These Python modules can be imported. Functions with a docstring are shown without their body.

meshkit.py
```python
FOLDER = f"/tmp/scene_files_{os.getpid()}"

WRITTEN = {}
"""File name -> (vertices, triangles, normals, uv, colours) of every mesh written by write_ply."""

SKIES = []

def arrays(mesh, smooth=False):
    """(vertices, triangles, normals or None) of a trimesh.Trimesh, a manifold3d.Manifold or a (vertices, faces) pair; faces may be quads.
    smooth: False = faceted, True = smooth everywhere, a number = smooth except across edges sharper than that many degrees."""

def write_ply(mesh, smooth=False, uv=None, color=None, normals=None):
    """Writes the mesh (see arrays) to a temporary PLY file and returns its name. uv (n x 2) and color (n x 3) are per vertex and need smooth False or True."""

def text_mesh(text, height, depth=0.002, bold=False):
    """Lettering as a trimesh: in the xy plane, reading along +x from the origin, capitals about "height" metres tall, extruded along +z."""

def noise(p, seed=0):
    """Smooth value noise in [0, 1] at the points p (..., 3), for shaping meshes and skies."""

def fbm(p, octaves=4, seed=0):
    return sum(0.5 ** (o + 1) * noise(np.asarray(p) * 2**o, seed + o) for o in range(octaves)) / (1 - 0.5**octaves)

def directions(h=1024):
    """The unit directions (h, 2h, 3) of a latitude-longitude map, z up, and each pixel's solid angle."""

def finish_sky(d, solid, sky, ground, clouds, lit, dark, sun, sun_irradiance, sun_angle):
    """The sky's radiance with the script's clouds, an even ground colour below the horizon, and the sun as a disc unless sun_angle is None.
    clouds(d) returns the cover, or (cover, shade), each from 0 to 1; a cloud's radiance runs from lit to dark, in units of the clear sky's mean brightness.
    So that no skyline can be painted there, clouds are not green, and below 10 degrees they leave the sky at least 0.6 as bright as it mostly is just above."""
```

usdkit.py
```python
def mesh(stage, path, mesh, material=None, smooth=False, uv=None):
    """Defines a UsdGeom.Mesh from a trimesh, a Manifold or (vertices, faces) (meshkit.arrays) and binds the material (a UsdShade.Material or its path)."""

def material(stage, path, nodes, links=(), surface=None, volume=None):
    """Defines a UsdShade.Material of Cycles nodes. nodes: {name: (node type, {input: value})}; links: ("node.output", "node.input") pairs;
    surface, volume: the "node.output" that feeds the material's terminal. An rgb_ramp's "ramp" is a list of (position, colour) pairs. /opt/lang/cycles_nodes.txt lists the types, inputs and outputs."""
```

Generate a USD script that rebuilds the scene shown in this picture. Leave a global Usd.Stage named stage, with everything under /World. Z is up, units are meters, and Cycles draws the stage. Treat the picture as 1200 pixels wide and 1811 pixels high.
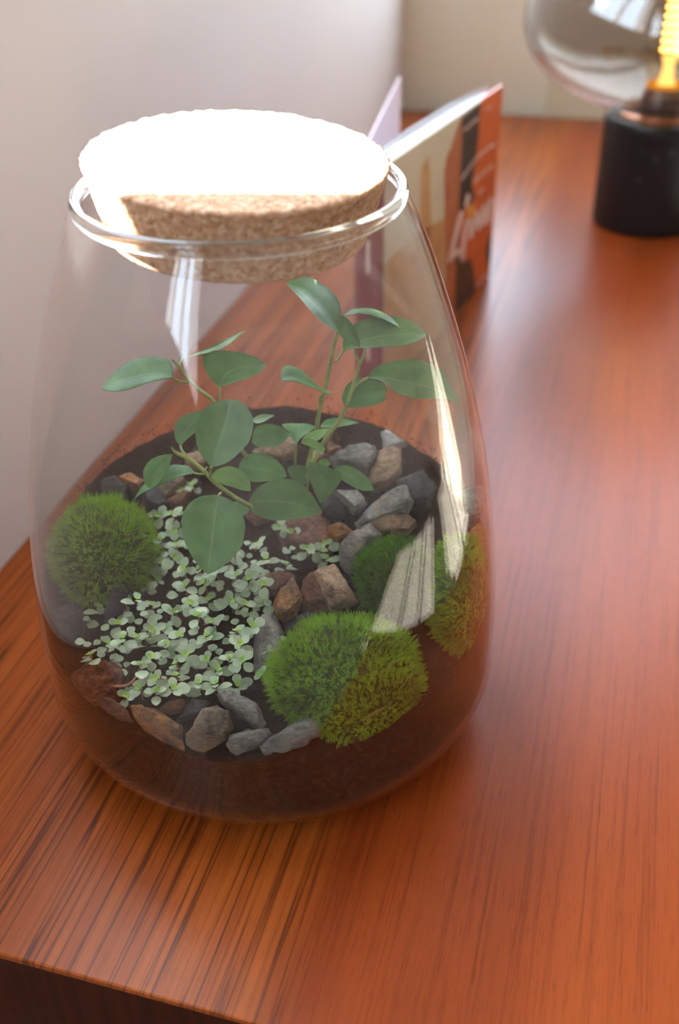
import math, random
import numpy as np
import trimesh
import usdkit, meshkit
from scipy.interpolate import PchipInterpolator
from scipy.spatial import ConvexHull
from shapely.geometry import Polygon, Point
from pxr import Usd, UsdGeom, UsdLux, UsdShade, Gf, Sdf

stage = Usd.Stage.CreateInMemory()
UsdGeom.SetStageUpAxis(stage, UsdGeom.Tokens.z)
UsdGeom.SetStageMetersPerUnit(stage, 1.0)
UsdGeom.Xform.Define(stage, '/World')
rng = np.random.default_rng(7)
random.seed(7)

# ------------------------------------------------------------------ camera
# axes of the room: Y along the sideboard (away), X from the left wall into the room, origin under the jar
W_, H_ = 1200, 1811
F_PX, PITCH, ROLL, DIST, CAM_H, OFF, PSI = 1781.85, 0.619106, -0.022676, 0.363563, 0.364374, -0.033228, 0.282935
_s, _c = math.sin(PITCH), math.cos(PITCH)
RM = np.array([[math.cos(PSI), -math.sin(PSI), 0], [math.sin(PSI), math.cos(PSI), 0], [0, 0, 1]])
_r, _f, _u = np.array([1, 0, 0.]), np.array([0, _c, -_s]), np.array([0, _s, _c])
_r, _u = math.cos(ROLL) * _r + math.sin(ROLL) * _u, -math.sin(ROLL) * _r + math.cos(ROLL) * _u
CAM = RM @ np.array([-OFF, -DIST, CAM_H])
RT, UP, FW = RM @ _r, RM @ _u, RM @ _f
HD = np.array([-math.sin(PSI), math.cos(PSI), 0])      # camera heading on the floor
SD = np.array([math.cos(PSI), math.sin(PSI), 0])       # to the camera's right on the floor
cam = UsdGeom.Camera.Define(stage, '/World/camera')
cam.AddTransformOp().Set(Gf.Matrix4d(*RT, 0, *UP, 0, *(-FW), 0, *CAM, 1))
cam.CreateHorizontalApertureAttr(24.0)
cam.CreateVerticalApertureAttr(24.0 * H_ / W_)
cam.CreateFocalLengthAttr(24.0 * F_PX / W_)
cam.CreateClippingRangeAttr(Gf.Vec2f(0.01, 50))
cam.CreateFStopAttr(6.3)
cam.CreateFocusDistanceAttr(0.405)
cam.CreateExposureAttr(-0.3)

# ------------------------------------------------------------------ daylight
SUN_AZ, SUN_EL = math.radians(67.8), math.radians(32)   # travels towards this azimuth (from +Y to +X), downwards
sun = UsdLux.DistantLight.Define(stage, '/World/sun')
sd = np.array([math.sin(SUN_AZ) * math.cos(SUN_EL), math.cos(SUN_AZ) * math.cos(SUN_EL), -math.sin(SUN_EL)])
zz = -sd
xx = np.cross([0, 0, 1.], zz); xx /= np.linalg.norm(xx)
yy = np.cross(zz, xx)
sun.AddTransformOp().Set(Gf.Matrix4d(*xx, 0, *yy, 0, *zz, 0, 0, 0, 3, 1))
sun.CreateAngleAttr(0.53)
sun.CreateIntensityAttr(380000.0)
sun.CreateColorAttr(Gf.Vec3f(1.0, 0.965, 0.92))
sky = UsdLux.DomeLight.Define(stage, '/World/sky')
sky.CreateIntensityAttr(4.4)
sky.CreateColorAttr(Gf.Vec3f(0.66, 0.82, 1.0))


# ------------------------------------------------------------------ helpers
def ray(x, y):
    d = FW + RT * (x - W_ / 2) / F_PX - UP * (y - H_ / 2) / F_PX
    return d / np.linalg.norm(d)


def on_plane(x, y, n, p0):
    d = ray(x, y)
    n = np.asarray(n, float)
    return CAM + d * ((np.asarray(p0, float) - CAM) @ n) / (d @ n)


_used = {}


def path_for(name, parent=None):
    base = (parent.GetPath().pathString if parent is not None else '/World') + '/' + name
    k = _used.get(base, 0)
    _used[base] = k + 1
    return base if k == 0 else f'{base}_{k:03d}'


def tag(o, label=None, cat=None, group=None, kind=None):
    p = o.GetPrim() if hasattr(o, 'GetPrim') else o
    for k, v in (('label', label), ('category', cat), ('group', group), ('kind', kind)):
        if v:
            p.SetCustomDataByKey(k, v)
    return p


def obj(name, mesh, mat, parent=None, smooth=30, uv=None, **kw):
    m = usdkit.mesh(stage, path_for(name, parent), mesh, M[mat], smooth, uv)
    return tag(m, **kw)


def thing(name, label, cat, loc=(0, 0, 0), group=None, kind=None):
    x = UsdGeom.Xform.Define(stage, path_for(name))
    x.AddTranslateOp().Set(Gf.Vec3d(*map(float, loc)))
    return tag(x, label, cat, group, kind)


def box(x0, y0, z0, x1, y1, z1):
    b = trimesh.creation.box([x1 - x0, y1 - y0, z1 - z0])
    b.apply_translation([(x0 + x1) / 2, (y0 + y1) / 2, (z0 + z1) / 2])
    return b


def cat(ms):
    return trimesh.util.concatenate(ms)


def lathe(prof, n=128, closed=False):
    """prof: (r, z) list; a surface of revolution about z; r = 0 ends become poles."""
    prof = np.asarray(prof, float)
    a = np.arange(n) * 2 * np.pi / n
    v, rings = [], []
    for r, z in prof:
        if r < 1e-9:
            rings.append([len(v)] * n); v.append((0, 0, z))
        else:
            rings.append(list(range(len(v), len(v) + n)))
            v += [(r * math.cos(t), r * math.sin(t), z) for t in a]
    f = []
    seq = list(range(len(prof))) + ([0] if closed else [])
    for i, j in zip(seq[:-1], seq[1:]):
        for k in range(n):
            k2 = (k + 1) % n
            q = [rings[i][k], rings[i][k2], rings[j][k2], rings[j][k]]
            if q[0] != q[1]:
                f.append((q[0], q[1], q[2]) if q[2] != q[3] else (q[0], q[1], q[2]))
            if q[2] != q[3]:
                f.append((q[0], q[2], q[3]))
    return trimesh.Trimesh(v, f, process=False)


def tube(points, radii, sides=8, cap=True):
    p = np.asarray(points, float)
    radii = np.broadcast_to(np.asarray(radii, float), (len(p),))
    t = np.gradient(p, axis=0); t /= np.linalg.norm(t, axis=1, keepdims=True) + 1e-12
    a = np.cross(t[0], [0, 0, 1.] if abs(t[0, 2]) < .9 else [1., 0, 0]); a /= np.linalg.norm(a)
    v, f = [], []
    ang = np.arange(sides) * 2 * np.pi / sides
    for i in range(len(p)):
        a = a - t[i] * (a @ t[i]); a /= np.linalg.norm(a) + 1e-12
        b = np.cross(t[i], a)
        v += [p[i] + radii[i] * (math.cos(g) * a + math.sin(g) * b) for g in ang]
    for i in range(len(p) - 1):
        for k in range(sides):
            k2 = (k + 1) % sides
            f += [(i * sides + k, i * sides + k2, (i + 1) * sides + k2), (i * sides + k, (i + 1) * sides + k2, (i + 1) * sides + k)]
    if cap:
        for end, o in ((0, -1), (len(p) - 1, 1)):
            c = len(v); v.append(p[end])
            for k in range(sides):
                q = (end * sides + k, end * sides + (k + 1) % sides, c)
                f.append(q if o > 0 else q[::-1])
    return trimesh.Trimesh(v, f, process=False)


def smooth_line(pts, n=24):
    pts = np.asarray(pts, float)
    s = np.r_[0, np.cumsum(np.linalg.norm(np.diff(pts, axis=0), axis=1))]
    g = PchipInterpolator(s, pts)
    return g(np.linspace(0, s[-1], n))


def rounded_slab(x0, y0, x1, y1, z0, z1, rc, be, seg=8):
    """A board with rounded vertical corners (radius rc) and eased edges (be)."""
    poly = Polygon([(x0, y0), (x1, y0), (x1, y1), (x0, y1)])
    poly = poly.buffer(-rc).buffer(rc, quad_segs=seg)
    rings = []
    for dz, ins in ((0, be), (be, 0), (z1 - z0 - be, 0), (z1 - z0 - .3 * be, .3 * be), (z1 - z0, be)):
        rings.append((np.array(poly.buffer(-ins, quad_segs=seg, join_style=2).exterior.coords)[:-1], z0 + dz))
    n = len(rings[0][0])
    rings = [(r if len(r) == n else rings[0][0], z) for r, z in rings]
    v = np.vstack([np.c_[r, np.full(n, z)] for r, z in rings])
    f = []
    for i in range(len(rings) - 1):
        for k in range(n):
            k2 = (k + 1) % n
            f += [(i * n + k, i * n + k2, (i + 1) * n + k2), (i * n + k, (i + 1) * n + k2, (i + 1) * n + k)]
    m = trimesh.Trimesh(v, f, process=False)
    top = Polygon(rings[-1][0]); bot = Polygon(rings[0][0])
    caps = []
    for pg, z, flip in ((top, z1, False), (bot, z0, True)):
        vv, ff = trimesh.creation.triangulate_polygon(pg, engine='earcut')
        ff = np.asarray(ff)
        nrm = np.cross(vv[ff[0, 1]] - vv[ff[0, 0]], vv[ff[0, 2]] - vv[ff[0, 0]])
        if (nrm > 0) == flip:
            ff = ff[:, ::-1]
        caps.append(trimesh.Trimesh(np.c_[vv, np.full(len(vv), z)], ff, process=False))
    m = cat([m] + caps)
    m.fix_normals()
    return m


# ------------------------------------------------------------------ materials
M = {}


def mat(name, nodes, links=(), surface='p.BSDF', volume=None):
    M[name] = usdkit.material(stage, '/World/Looks/' + name, nodes, links, surface, volume)


def plain(name, color, rough=.5, **kw):
    mat(name, {'p': ('principled_bsdf', {'base_color': color, 'roughness': rough, **kw})})


def srgb(r, g, b):
    return tuple(((c / 255 + .055) / 1.055) ** 2.4 if c > 10 else c / 3294.6 for c in (r, g, b))


def noisy(name, ramp, scale=8, rough=.6, bump=0.0, bscale=60, dist=.001, vscale=(1, 1, 1), detail=4, spec=.5, jitter=0.0, **kw):
    nodes = {'g': ('geometry', {}), 'mp': ('mapping', {'scale': vscale}),
             'n': ('noise_texture', {'scale': scale, 'detail': detail, 'roughness': .6}),
             'r': ('rgb_ramp', {'ramp': ramp}),
             'p': ('principled_bsdf', {'roughness': rough, 'specular_ior_level': spec, **kw})}
    links = [('g.position', 'mp.vector'), ('mp.vector', 'n.vector'), ('n.fac', 'r.fac')]
    src = 'r.color'
    if jitter:
        nodes['oi'] = ('geometry', {})
        nodes['mr'] = ('map_range', {'from_min': 0, 'from_max': 1, 'to_min': 1 - jitter, 'to_max': 1 + jitter})
        nodes['h'] = ('hsv', {})
        links += [('oi.random_per_island', 'mr.value'), ('mr.result', 'h.value'), (src, 'h.color')]
        src = 'h.color'
    links.append((src, 'p.base_color'))
    if bump:
        nodes['bn'] = ('noise_texture', {'scale': bscale, 'detail': 5, 'roughness': .65})
        nodes['b'] = ('bump', {'strength': bump, 'distance': dist})
        links += [('g.position', 'bn.vector'), ('bn.fac', 'b.height'), ('b.normal', 'p.normal')]
    mat(name, nodes, links)


noisy('wall_paint', [(0, srgb(213, 202, 196)), (1, srgb(221, 210, 204))], scale=3, rough=.75, bump=.12, bscale=240, dist=.0006)
noisy('wall_paint_cream', [(0, srgb(234, 228, 206)), (1, srgb(240, 234, 214))], scale=3, rough=.75, bump=.12, bscale=240, dist=.0006)
plain('trim_paint', srgb(218, 210, 180), .5)
plain('window_paint', srgb(236, 232, 224), .4)

# teak veneer: two sheets, fine figure running along Y
mat('teak', {
    'g': ('geometry', {}), 'sp': ('separate_xyz', {}),
    'warp': ('noise_texture', {'scale': 2.2, 'detail': 2}),
    'm1': ('mapping', {'scale': (95, 1.5, 30)}), 'n1': ('noise_texture', {'scale': 1, 'detail': 3, 'roughness': .55, 'distortion': .25}),
    'm2': ('mapping', {'scale': (420, 7, 60)}), 'n2': ('noise_texture', {'scale': 1, 'detail': 4, 'roughness': .6}),
    'm3': ('mapping', {'scale': (1500, 60, 300)}), 'n3': ('noise_texture', {'scale': 1, 'detail': 3, 'roughness': .7}),
    'm4': ('mapping', {'scale': (9, 1.0, 5)}), 'n4': ('noise_texture', {'scale': 1, 'detail': 2}),
    'r1': ('rgb_ramp', {'ramp': [(.26, srgb(136, 66, 24)), (.40, srgb(170, 86, 31)), (.445, srgb(160, 80, 29)), (.47, srgb(98, 46, 19)), (.495, srgb(156, 78, 28)), (.56, srgb(180, 94, 35)), (.60, srgb(168, 86, 32)), (.62, srgb(118, 57, 22)), (.645, srgb(168, 86, 32)), (.75, srgb(182, 96, 36))]}),
    'r2': ('rgb_ramp', {'ramp': [(.28, srgb(110, 48, 20)), (.45, srgb(144, 63, 24)), (.60, srgb(158, 71, 26)), (.8, srgb(166, 79, 30))]}),
    'seam': ('map_range', {'from_min': .044, 'from_max': .060, 'to_min': 0, 'to_max': 1, 'clamp': True}),
    'two': ('mix_color', {'blend_type': 'mix'}),
    'f1': ('rgb_ramp', {'ramp': [(.3, (.62, .58, .56)), (.5, (1, 1, 1)), (.8, (1.0, 1.0, 1.0))]}),
    'mu1': ('mix_color', {'blend_type': 'multiply', 'fac': .75}),
    'f2': ('rgb_ramp', {'ramp': [(.34, (.62, .55, .52)), (.46, (1, 1, 1))]}),
    'mu2': ('mix_color', {'blend_type': 'multiply', 'fac': .6}),
    'f3': ('rgb_ramp', {'ramp': [(.3, (.84, .80, .78)), (.7, (1.06, 1.05, 1.04))]}),
    'mu3': ('mix_color', {'blend_type': 'multiply', 'fac': 1.0, 'use_clamp': False}),
    'b': ('bump', {'strength': .10, 'distance': .0004}),
    'p': ('principled_bsdf', {'roughness': .30, 'specular_ior_level': .24}),
}, [('g.position', 'warp.vector'),
    ('g.position', 'sp.vector'), ('g.position', 'm1.vector'), ('m1.vector', 'n1.vector'), ('g.position', 'm2.vector'), ('m2.vector', 'n2.vector'),
    ('g.position', 'm3.vector'), ('m3.vector', 'n3.vector'), ('g.position', 'm4.vector'), ('m4.vector', 'n4.vector'),
    ('n1.fac', 'r1.fac'), ('n4.fac', 'r2.fac'), ('sp.x', 'seam.value'), ('seam.result', 'two.fac'), ('r1.color', 'two.a'), ('r2.color', 'two.b'),
    ('n2.fac', 'f1.fac'), ('two.result', 'mu1.a'), ('f1.color', 'mu1.b'), ('n3.fac', 'f2.fac'), ('mu1.result', 'mu2.a'), ('f2.color', 'mu2.b'),
    ('n4.fac', 'f3.fac'), ('mu2.result', 'mu3.a'), ('f3.color', 'mu3.b'), ('mu3.result', 'p.base_color'), ('n3.fac', 'b.height'), ('b.normal', 'p.normal')])
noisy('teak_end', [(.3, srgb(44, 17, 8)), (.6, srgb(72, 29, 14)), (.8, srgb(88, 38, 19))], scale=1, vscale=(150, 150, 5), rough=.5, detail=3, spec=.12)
noisy('oak_floor', [(.3, srgb(122, 115, 106)), (.6, srgb(146, 139, 129))], scale=1, vscale=(4, 60, 4), rough=.45)
plain('floor_gap', srgb(70, 58, 46), .8)

# clear glass: transparent shell that reflects by angle (both faces alike) with a thin dusty film inside
def pane(name, tint, base=.045, film=0.0, film_col=(.8, .8, .8), power=5.0):
    nodes = {'lw': ('layer_weight', {'blend': .5}), 'pw': ('math', {'math_type': 'power', 'value2': power}),
             'ma': ('math', {'math_type': 'multiply_add', 'value2': 1 - base, 'value3': base, 'use_clamp': True}),
             't': ('transparent_bsdf', {'color': tint}), 'gl': ('glossy_bsdf', {'color': (1, 1, 1), 'roughness': .0}),
             'mx': ('mix_closure', {})}
    links = [('lw.facing', 'pw.value1'), ('pw.value', 'ma.value1'), ('ma.value', 'mx.fac'), ('t.BSDF', 'mx.closure1'), ('gl.BSDF', 'mx.closure2')]
    out = 'mx.closure'
    if film:
        nodes.update({'g': ('geometry', {}), 'n2': ('noise_texture', {'scale': 380, 'detail': 1}),
                      'fr2': ('rgb_ramp', {'ramp': [(.0, (film,) * 3), (.72, (film,) * 3), (.78, (film * 3.5,) * 3)]}),
                      'd': ('diffuse_bsdf', {'color': film_col}), 'tl': ('translucent_bsdf', {'color': film_col}), 'dm': ('mix_closure', {'fac': .5}), 'm2': ('mix_closure', {})})
        links += [('g.position', 'n2.vector'), ('n2.fac', 'fr2.fac'), ('fr2.color', 'm2.fac'),
                  ('mx.closure', 'm2.closure1'), ('d.BSDF', 'dm.closure1'), ('tl.BSDF', 'dm.closure2'), ('dm.closure', 'm2.closure2')]
        out = 'm2.closure'
    mat(name, nodes, links, out)


pane('clear_glass', (.99, .992, .99), base=.04, power=4.6)
pane('filmed_glass', (.985, .99, .985), base=.04, film=.007, power=4.6)
pane('smoky_glass', (.78, .75, .72), base=.06, power=4)
pane('bulb_glass', (.96, .88, .74))
mat('rim_glass', {'p': ('principled_bsdf', {'base_color': (.97, .98, .98), 'roughness': .02, 'transmission_weight': 1.0, 'ior': 1.48})})

# agglomerated cork
mat('cork', {
    'g': ('geometry', {}), 'v': ('voronoi_texture', {'scale': 620}), 'vc': ('separate_color', {}),
    'r': ('rgb_ramp', {'ramp': [(0, srgb(164, 120, 88)), (.35, srgb(184, 140, 106)), (.7, srgb(196, 156, 124)), (1, srgb(206, 172, 142))]}),
    'n': ('noise_texture', {'scale': 480, 'detail': 3}), 'nr': ('rgb_ramp', {'ramp': [(.31, (.40, .29, .22)), (.38, (1, 1, 1))]}),
    'mu': ('mix_color', {'blend_type': 'multiply', 'fac': .85}),
    'n2': ('noise_texture', {'scale': 700, 'detail': 3}), 'b': ('bump', {'strength': .5, 'distance': .0006}),
    'p': ('principled_bsdf', {'roughness': .85, 'specular_ior_level': .25})},
    [('g.position', 'v.vector'), ('v.color', 'vc.color'), ('vc.r', 'r.fac'), ('g.position', 'n.vector'), ('n.fac', 'nr.fac'), ('r.color', 'mu.a'), ('nr.color', 'mu.b'),
     ('mu.result', 'p.base_color'), ('g.position', 'n2.vector'), ('n2.fac', 'b.height'), ('b.normal', 'p.normal')])

noisy('soil', [(.3, srgb(20, 11, 8)), (.55, srgb(42, 23, 15)), (.72, srgb(62, 35, 23)), (.9, srgb(104, 68, 46))], scale=420, rough=.9, bump=.7, bscale=600, dist=.001, spec=.05)
noisy('root_ball', [(.35, srgb(40, 21, 14)), (.5, srgb(84, 48, 33)), (.68, srgb(128, 80, 56))], scale=260, rough=.9, bump=.8, bscale=500, dist=.001, spec=.15, vscale=(1, 1, 2.5))


def stone_mat(name, cols, patch, strata=(1, 1, 3.5), amt=.5):
    """Slate: a ground tone with patches of another, fine strata and grain."""
    mat(name, {'g': ('geometry', {}), 'n': ('noise_texture', {'scale': 95, 'detail': 5, 'roughness': .65, 'distortion': .4}),
               'r': ('rgb_ramp', {'ramp': [(.36, cols[0]), (.5, cols[1]), (.58, cols[1]), (.66, patch)]}),
               'mp': ('mapping', {'scale': strata, 'rotation': (.5, .35, .2)}), 'n2': ('noise_texture', {'scale': 420, 'detail': 5, 'roughness': .7}),
               'r2': ('rgb_ramp', {'ramp': [(.32, (.42, .40, .40)), (.5, (1, 1, 1)), (.66, (1.45, 1.42, 1.38))]}), 'mu': ('mix_color', {'blend_type': 'multiply', 'fac': amt + .35, 'use_clamp': False}),
               'n3': ('noise_texture', {'scale': 520, 'detail': 6, 'roughness': .7}), 'b': ('bump', {'strength': 1.0, 'distance': .0022}),
               'p': ('principled_bsdf', {'roughness': .72, 'specular_ior_level': .3})},
        [('g.position', 'n.vector'), ('n.fac', 'r.fac'), ('g.position', 'mp.vector'), ('mp.vector', 'n2.vector'), ('n2.fac', 'r2.fac'), ('r.color', 'mu.a'), ('r2.color', 'mu.b'), ('mu.result', 'p.base_color'),
         ('mp.vector', 'n3.vector'), ('n3.fac', 'b.height'), ('b.normal', 'p.normal')])


stone_mat('stone_grey', (srgb(110, 104, 97), srgb(152, 145, 136)), srgb(176, 146, 114))
stone_mat('stone_dark', (srgb(56, 52, 52), srgb(82, 78, 76)), srgb(112, 100, 92))
stone_mat('stone_tan', (srgb(130, 102, 80), srgb(176, 144, 114)), srgb(200, 172, 140))
stone_mat('stone_orange', (srgb(112, 88, 70), srgb(180, 126, 80)), srgb(190, 124, 74))
stone_mat('stone_brown', (srgb(84, 54, 42), srgb(124, 84, 66)), srgb(154, 108, 80))
stone_mat('stone_pale', (srgb(146, 140, 132), srgb(180, 174, 166)), srgb(200, 194, 184))
stone_mat('stone_mixed', (srgb(94, 82, 72), srgb(148, 128, 106)), srgb(186, 124, 78))


def leaf_mat(name, cols, rough=.36, vein=(.30, .42, .20), veinmix=.4, spec=.55, trans=.28, tcol=None, jitter=.12, side=.10):
    """Two-tone leaf with a paler midrib and faint side veins from its own uv (u across, v along)."""
    mat(name, {
        'g': ('geometry', {}), 'n': ('noise_texture', {'scale': 130, 'detail': 3}),
        'r': ('rgb_ramp', {'ramp': [(.3, cols[0]), (.7, cols[1])]}),
        'uv': ('texture_coordinate', {}), 'su': ('separate_xyz', {}),
        'c': ('math', {'math_type': 'subtract', 'value2': .5}), 'ab': ('math', {'math_type': 'absolute'}),
        'mid': ('map_range', {'from_min': .008, 'from_max': .03, 'to_min': veinmix, 'to_max': 0, 'clamp': True}),
        'k1': ('math', {'math_type': 'multiply_add', 'value2': -1.1}), 'k2': ('math', {'math_type': 'multiply', 'value2': 62}), 'si': ('math', {'math_type': 'sine'}),
        'sv': ('map_range', {'from_min': .8, 'from_max': 1.0, 'to_min': 0, 'to_max': side, 'clamp': True}),
        'mx': ('math', {'math_type': 'maximum'}),
        'vm': ('mix_color', {'blend_type': 'mix', 'b': vein}),
        'mr': ('map_range', {'from_min': 0, 'from_max': 1, 'to_min': 1 - jitter, 'to_max': 1 + jitter}), 'h': ('hsv', {}), 'oi': ('object_info', {}),
        'b': ('bump', {'strength': .12, 'distance': .0006}),
        'p': ('principled_bsdf', {'roughness': rough, 'specular_ior_level': spec}),
        't': ('translucent_bsdf', {'color': tcol or (.16, .34, .06)}), 'm': ('mix_closure', {'fac': trans})},
        [('g.position', 'n.vector'), ('n.fac', 'r.fac'), ('uv.UV', 'su.vector'), ('su.x', 'c.value1'), ('c.value', 'ab.value1'), ('ab.value', 'mid.value'),
         ('ab.value', 'k1.value1'), ('su.y', 'k1.value3'), ('k1.value', 'k2.value1'), ('k2.value', 'si.value1'), ('si.value', 'sv.value'),
         ('mid.result', 'mx.value1'), ('sv.result', 'mx.value2'), ('mx.value', 'vm.fac'), ('r.color', 'vm.a'),
         ('oi.random', 'mr.value'), ('mr.result', 'h.value'), ('vm.result', 'h.color'), ('h.color', 'p.base_color'),
         ('mx.value', 'b.height'), ('b.normal', 'p.normal'), ('p.BSDF', 'm.closure1'), ('t.BSDF', 'm.closure2')], 'm.closure')


leaf_mat('fig_leaf', (srgb(64, 106, 52), srgb(100, 140, 76)))
leaf_mat('fig_leaf_young', (srgb(96, 140, 62), srgb(132, 168, 84)), side=.35)
leaf_mat('creeper_leaf', (srgb(120, 138, 100), srgb(190, 200, 168)), rough=.5, vein=(.5, .6, .4), veinmix=.2, side=0, trans=.25, tcol=(.3, .4, .2), jitter=.3)
leaf_mat('creeper_bud', (srgb(122, 164, 66), srgb(168, 196, 96)), rough=.45, veinmix=.2, side=0, trans=.3, tcol=(.3, .5, .1))
noisy('fig_stem', [(.3, srgb(110, 124, 58)), (.7, srgb(150, 158, 80))], scale=200, rough=.5)
noisy('creeper_stem', [(.3, srgb(112, 62, 42)), (.7, srgb(160, 104, 72))], scale=200, rough=.5)
def moss_mat(name, cols):
    mat(name, {'g': ('geometry', {}), 'r': ('rgb_ramp', {'ramp': [(0, cols[0]), (.5, cols[1]), (.93, cols[2]), (1, cols[3])]}),
               'n': ('noise_texture', {'scale': 70, 'detail': 3}), 'nr': ('rgb_ramp', {'ramp': [(.3, (.55, .5, .45)), (.6, (1.15, 1.15, 1.0))]}), 'mu': ('mix_color', {'blend_type': 'multiply', 'fac': 1.0, 'use_clamp': False}),
               'p': ('principled_bsdf', {'roughness': .55, 'specular_ior_level': .35}), 't': ('translucent_bsdf', {'color': cols[4]}), 'm': ('mix_closure', {'fac': .35})},
        [('g.random_per_island', 'r.fac'), ('g.position', 'n.vector'), ('n.fac', 'nr.fac'), ('r.color', 'mu.a'), ('nr.color', 'mu.b'), ('mu.result', 'p.base_color'), ('mu.result', 't.color'), ('p.BSDF', 'm.closure1'), ('t.BSDF', 'm.closure2')], 'm.closure')
moss_mat('moss_bright', (srgb(126, 160, 26), srgb(162, 198, 48), srgb(206, 228, 108), srgb(200, 170, 100), (.2, .35, .03)))
moss_mat('moss_deep', (srgb(84, 122, 26), srgb(116, 158, 42), srgb(160, 186, 74), srgb(180, 158, 90), (.14, .3, .03)))
noisy('moss_core', [(.3, srgb(44, 48, 12)), (.7, srgb(74, 84, 22))], scale=200, rough=.9, spec=.1)
noisy('dry_twig', [(.3, srgb(120, 78, 46)), (.7, srgb(168, 120, 76))], scale=200, rough=.7)
# lamp and book
mat('black_stone', {'g': ('geometry', {}), 'v': ('voronoi_texture', {'scale': 62, 'randomness': 1}), 'sp': ('rgb_ramp', {'ramp': [(0, srgb(120, 120, 126)), (.09, srgb(60, 60, 64)), (.15, srgb(17, 16, 18))]}),
                    'p': ('principled_bsdf', {'roughness': .42, 'specular_ior_level': .4})},
    [('g.position', 'v.vector'), ('v.distance', 'sp.fac'), ('sp.color', 'p.base_color')])
plain('copper', srgb(214, 138, 92), .3, metallic=1.0)
plain('steel', srgb(150, 140, 134), .3, metallic=1.0)
mat('filament', {'e': ('emission', {'color': (1.0, .52, .14), 'strength': 26.0})}, (), 'e.emission')
mat('amber_glow', {'e': ('emission', {'color': (1.0, .40, .03), 'strength': 1.6})}, (), 'e.emission')
mat('stem_glow', {'e': ('emission', {'color': (1.0, .62, .20), 'strength': 5.0})}, (), 'e.emission')
noisy('cover_cream', [(0, srgb(188, 176, 150)), (1, srgb(204, 192, 168))], scale=40, rough=.4)
noisy('cover_tan', [(.3, srgb(176, 128, 78)), (.7, srgb(196, 150, 98))], scale=60, rough=.4)
noisy('cover_brown', [(.3, srgb(160, 86, 48)), (.7, srgb(180, 104, 62))], scale=60, rough=.4)
noisy('cover_dark', [(.3, srgb(44, 30, 24)), (.7, srgb(70, 46, 34))], scale=60, rough=.4)
noisy('cover_orange', [(.3, srgb(188, 82, 30)), (.7, srgb(206, 100, 42))], scale=60, rough=.4)
plain('cover_yellow', srgb(226, 150, 60), .4)
plain('cover_maroon', srgb(128, 40, 44), .45)
plain('cover_ink', srgb(220, 190, 178), .5)
mat('paper', {'g': ('geometry', {}), 'mp': ('mapping', {'scale': (2400, 140, 1)}), 'n': ('noise_texture', {'scale': 1, 'detail': 2}), 'r': ('rgb_ramp', {'ramp': [(.3, srgb(196, 194, 200)), (.7, srgb(238, 236, 236))]}), 'p': ('principled_bsdf', {'roughness': .8})},
    [('g.position', 'mp.vector'), ('mp.vector', 'n.vector'), ('n.fac', 'r.fac'), ('r.color', 'p.base_color')])
plain('endpaper', srgb(226, 206, 214), .7)

# ------------------------------------------------------------------ the room
XW, YB, XR, YF, ZF, ZC = -.187, 1.135, 3.1, -2.2, -.62, 1.75
T = .10
SILL, HEAD = .333, 1.12
struct = dict(kind='structure')


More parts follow.
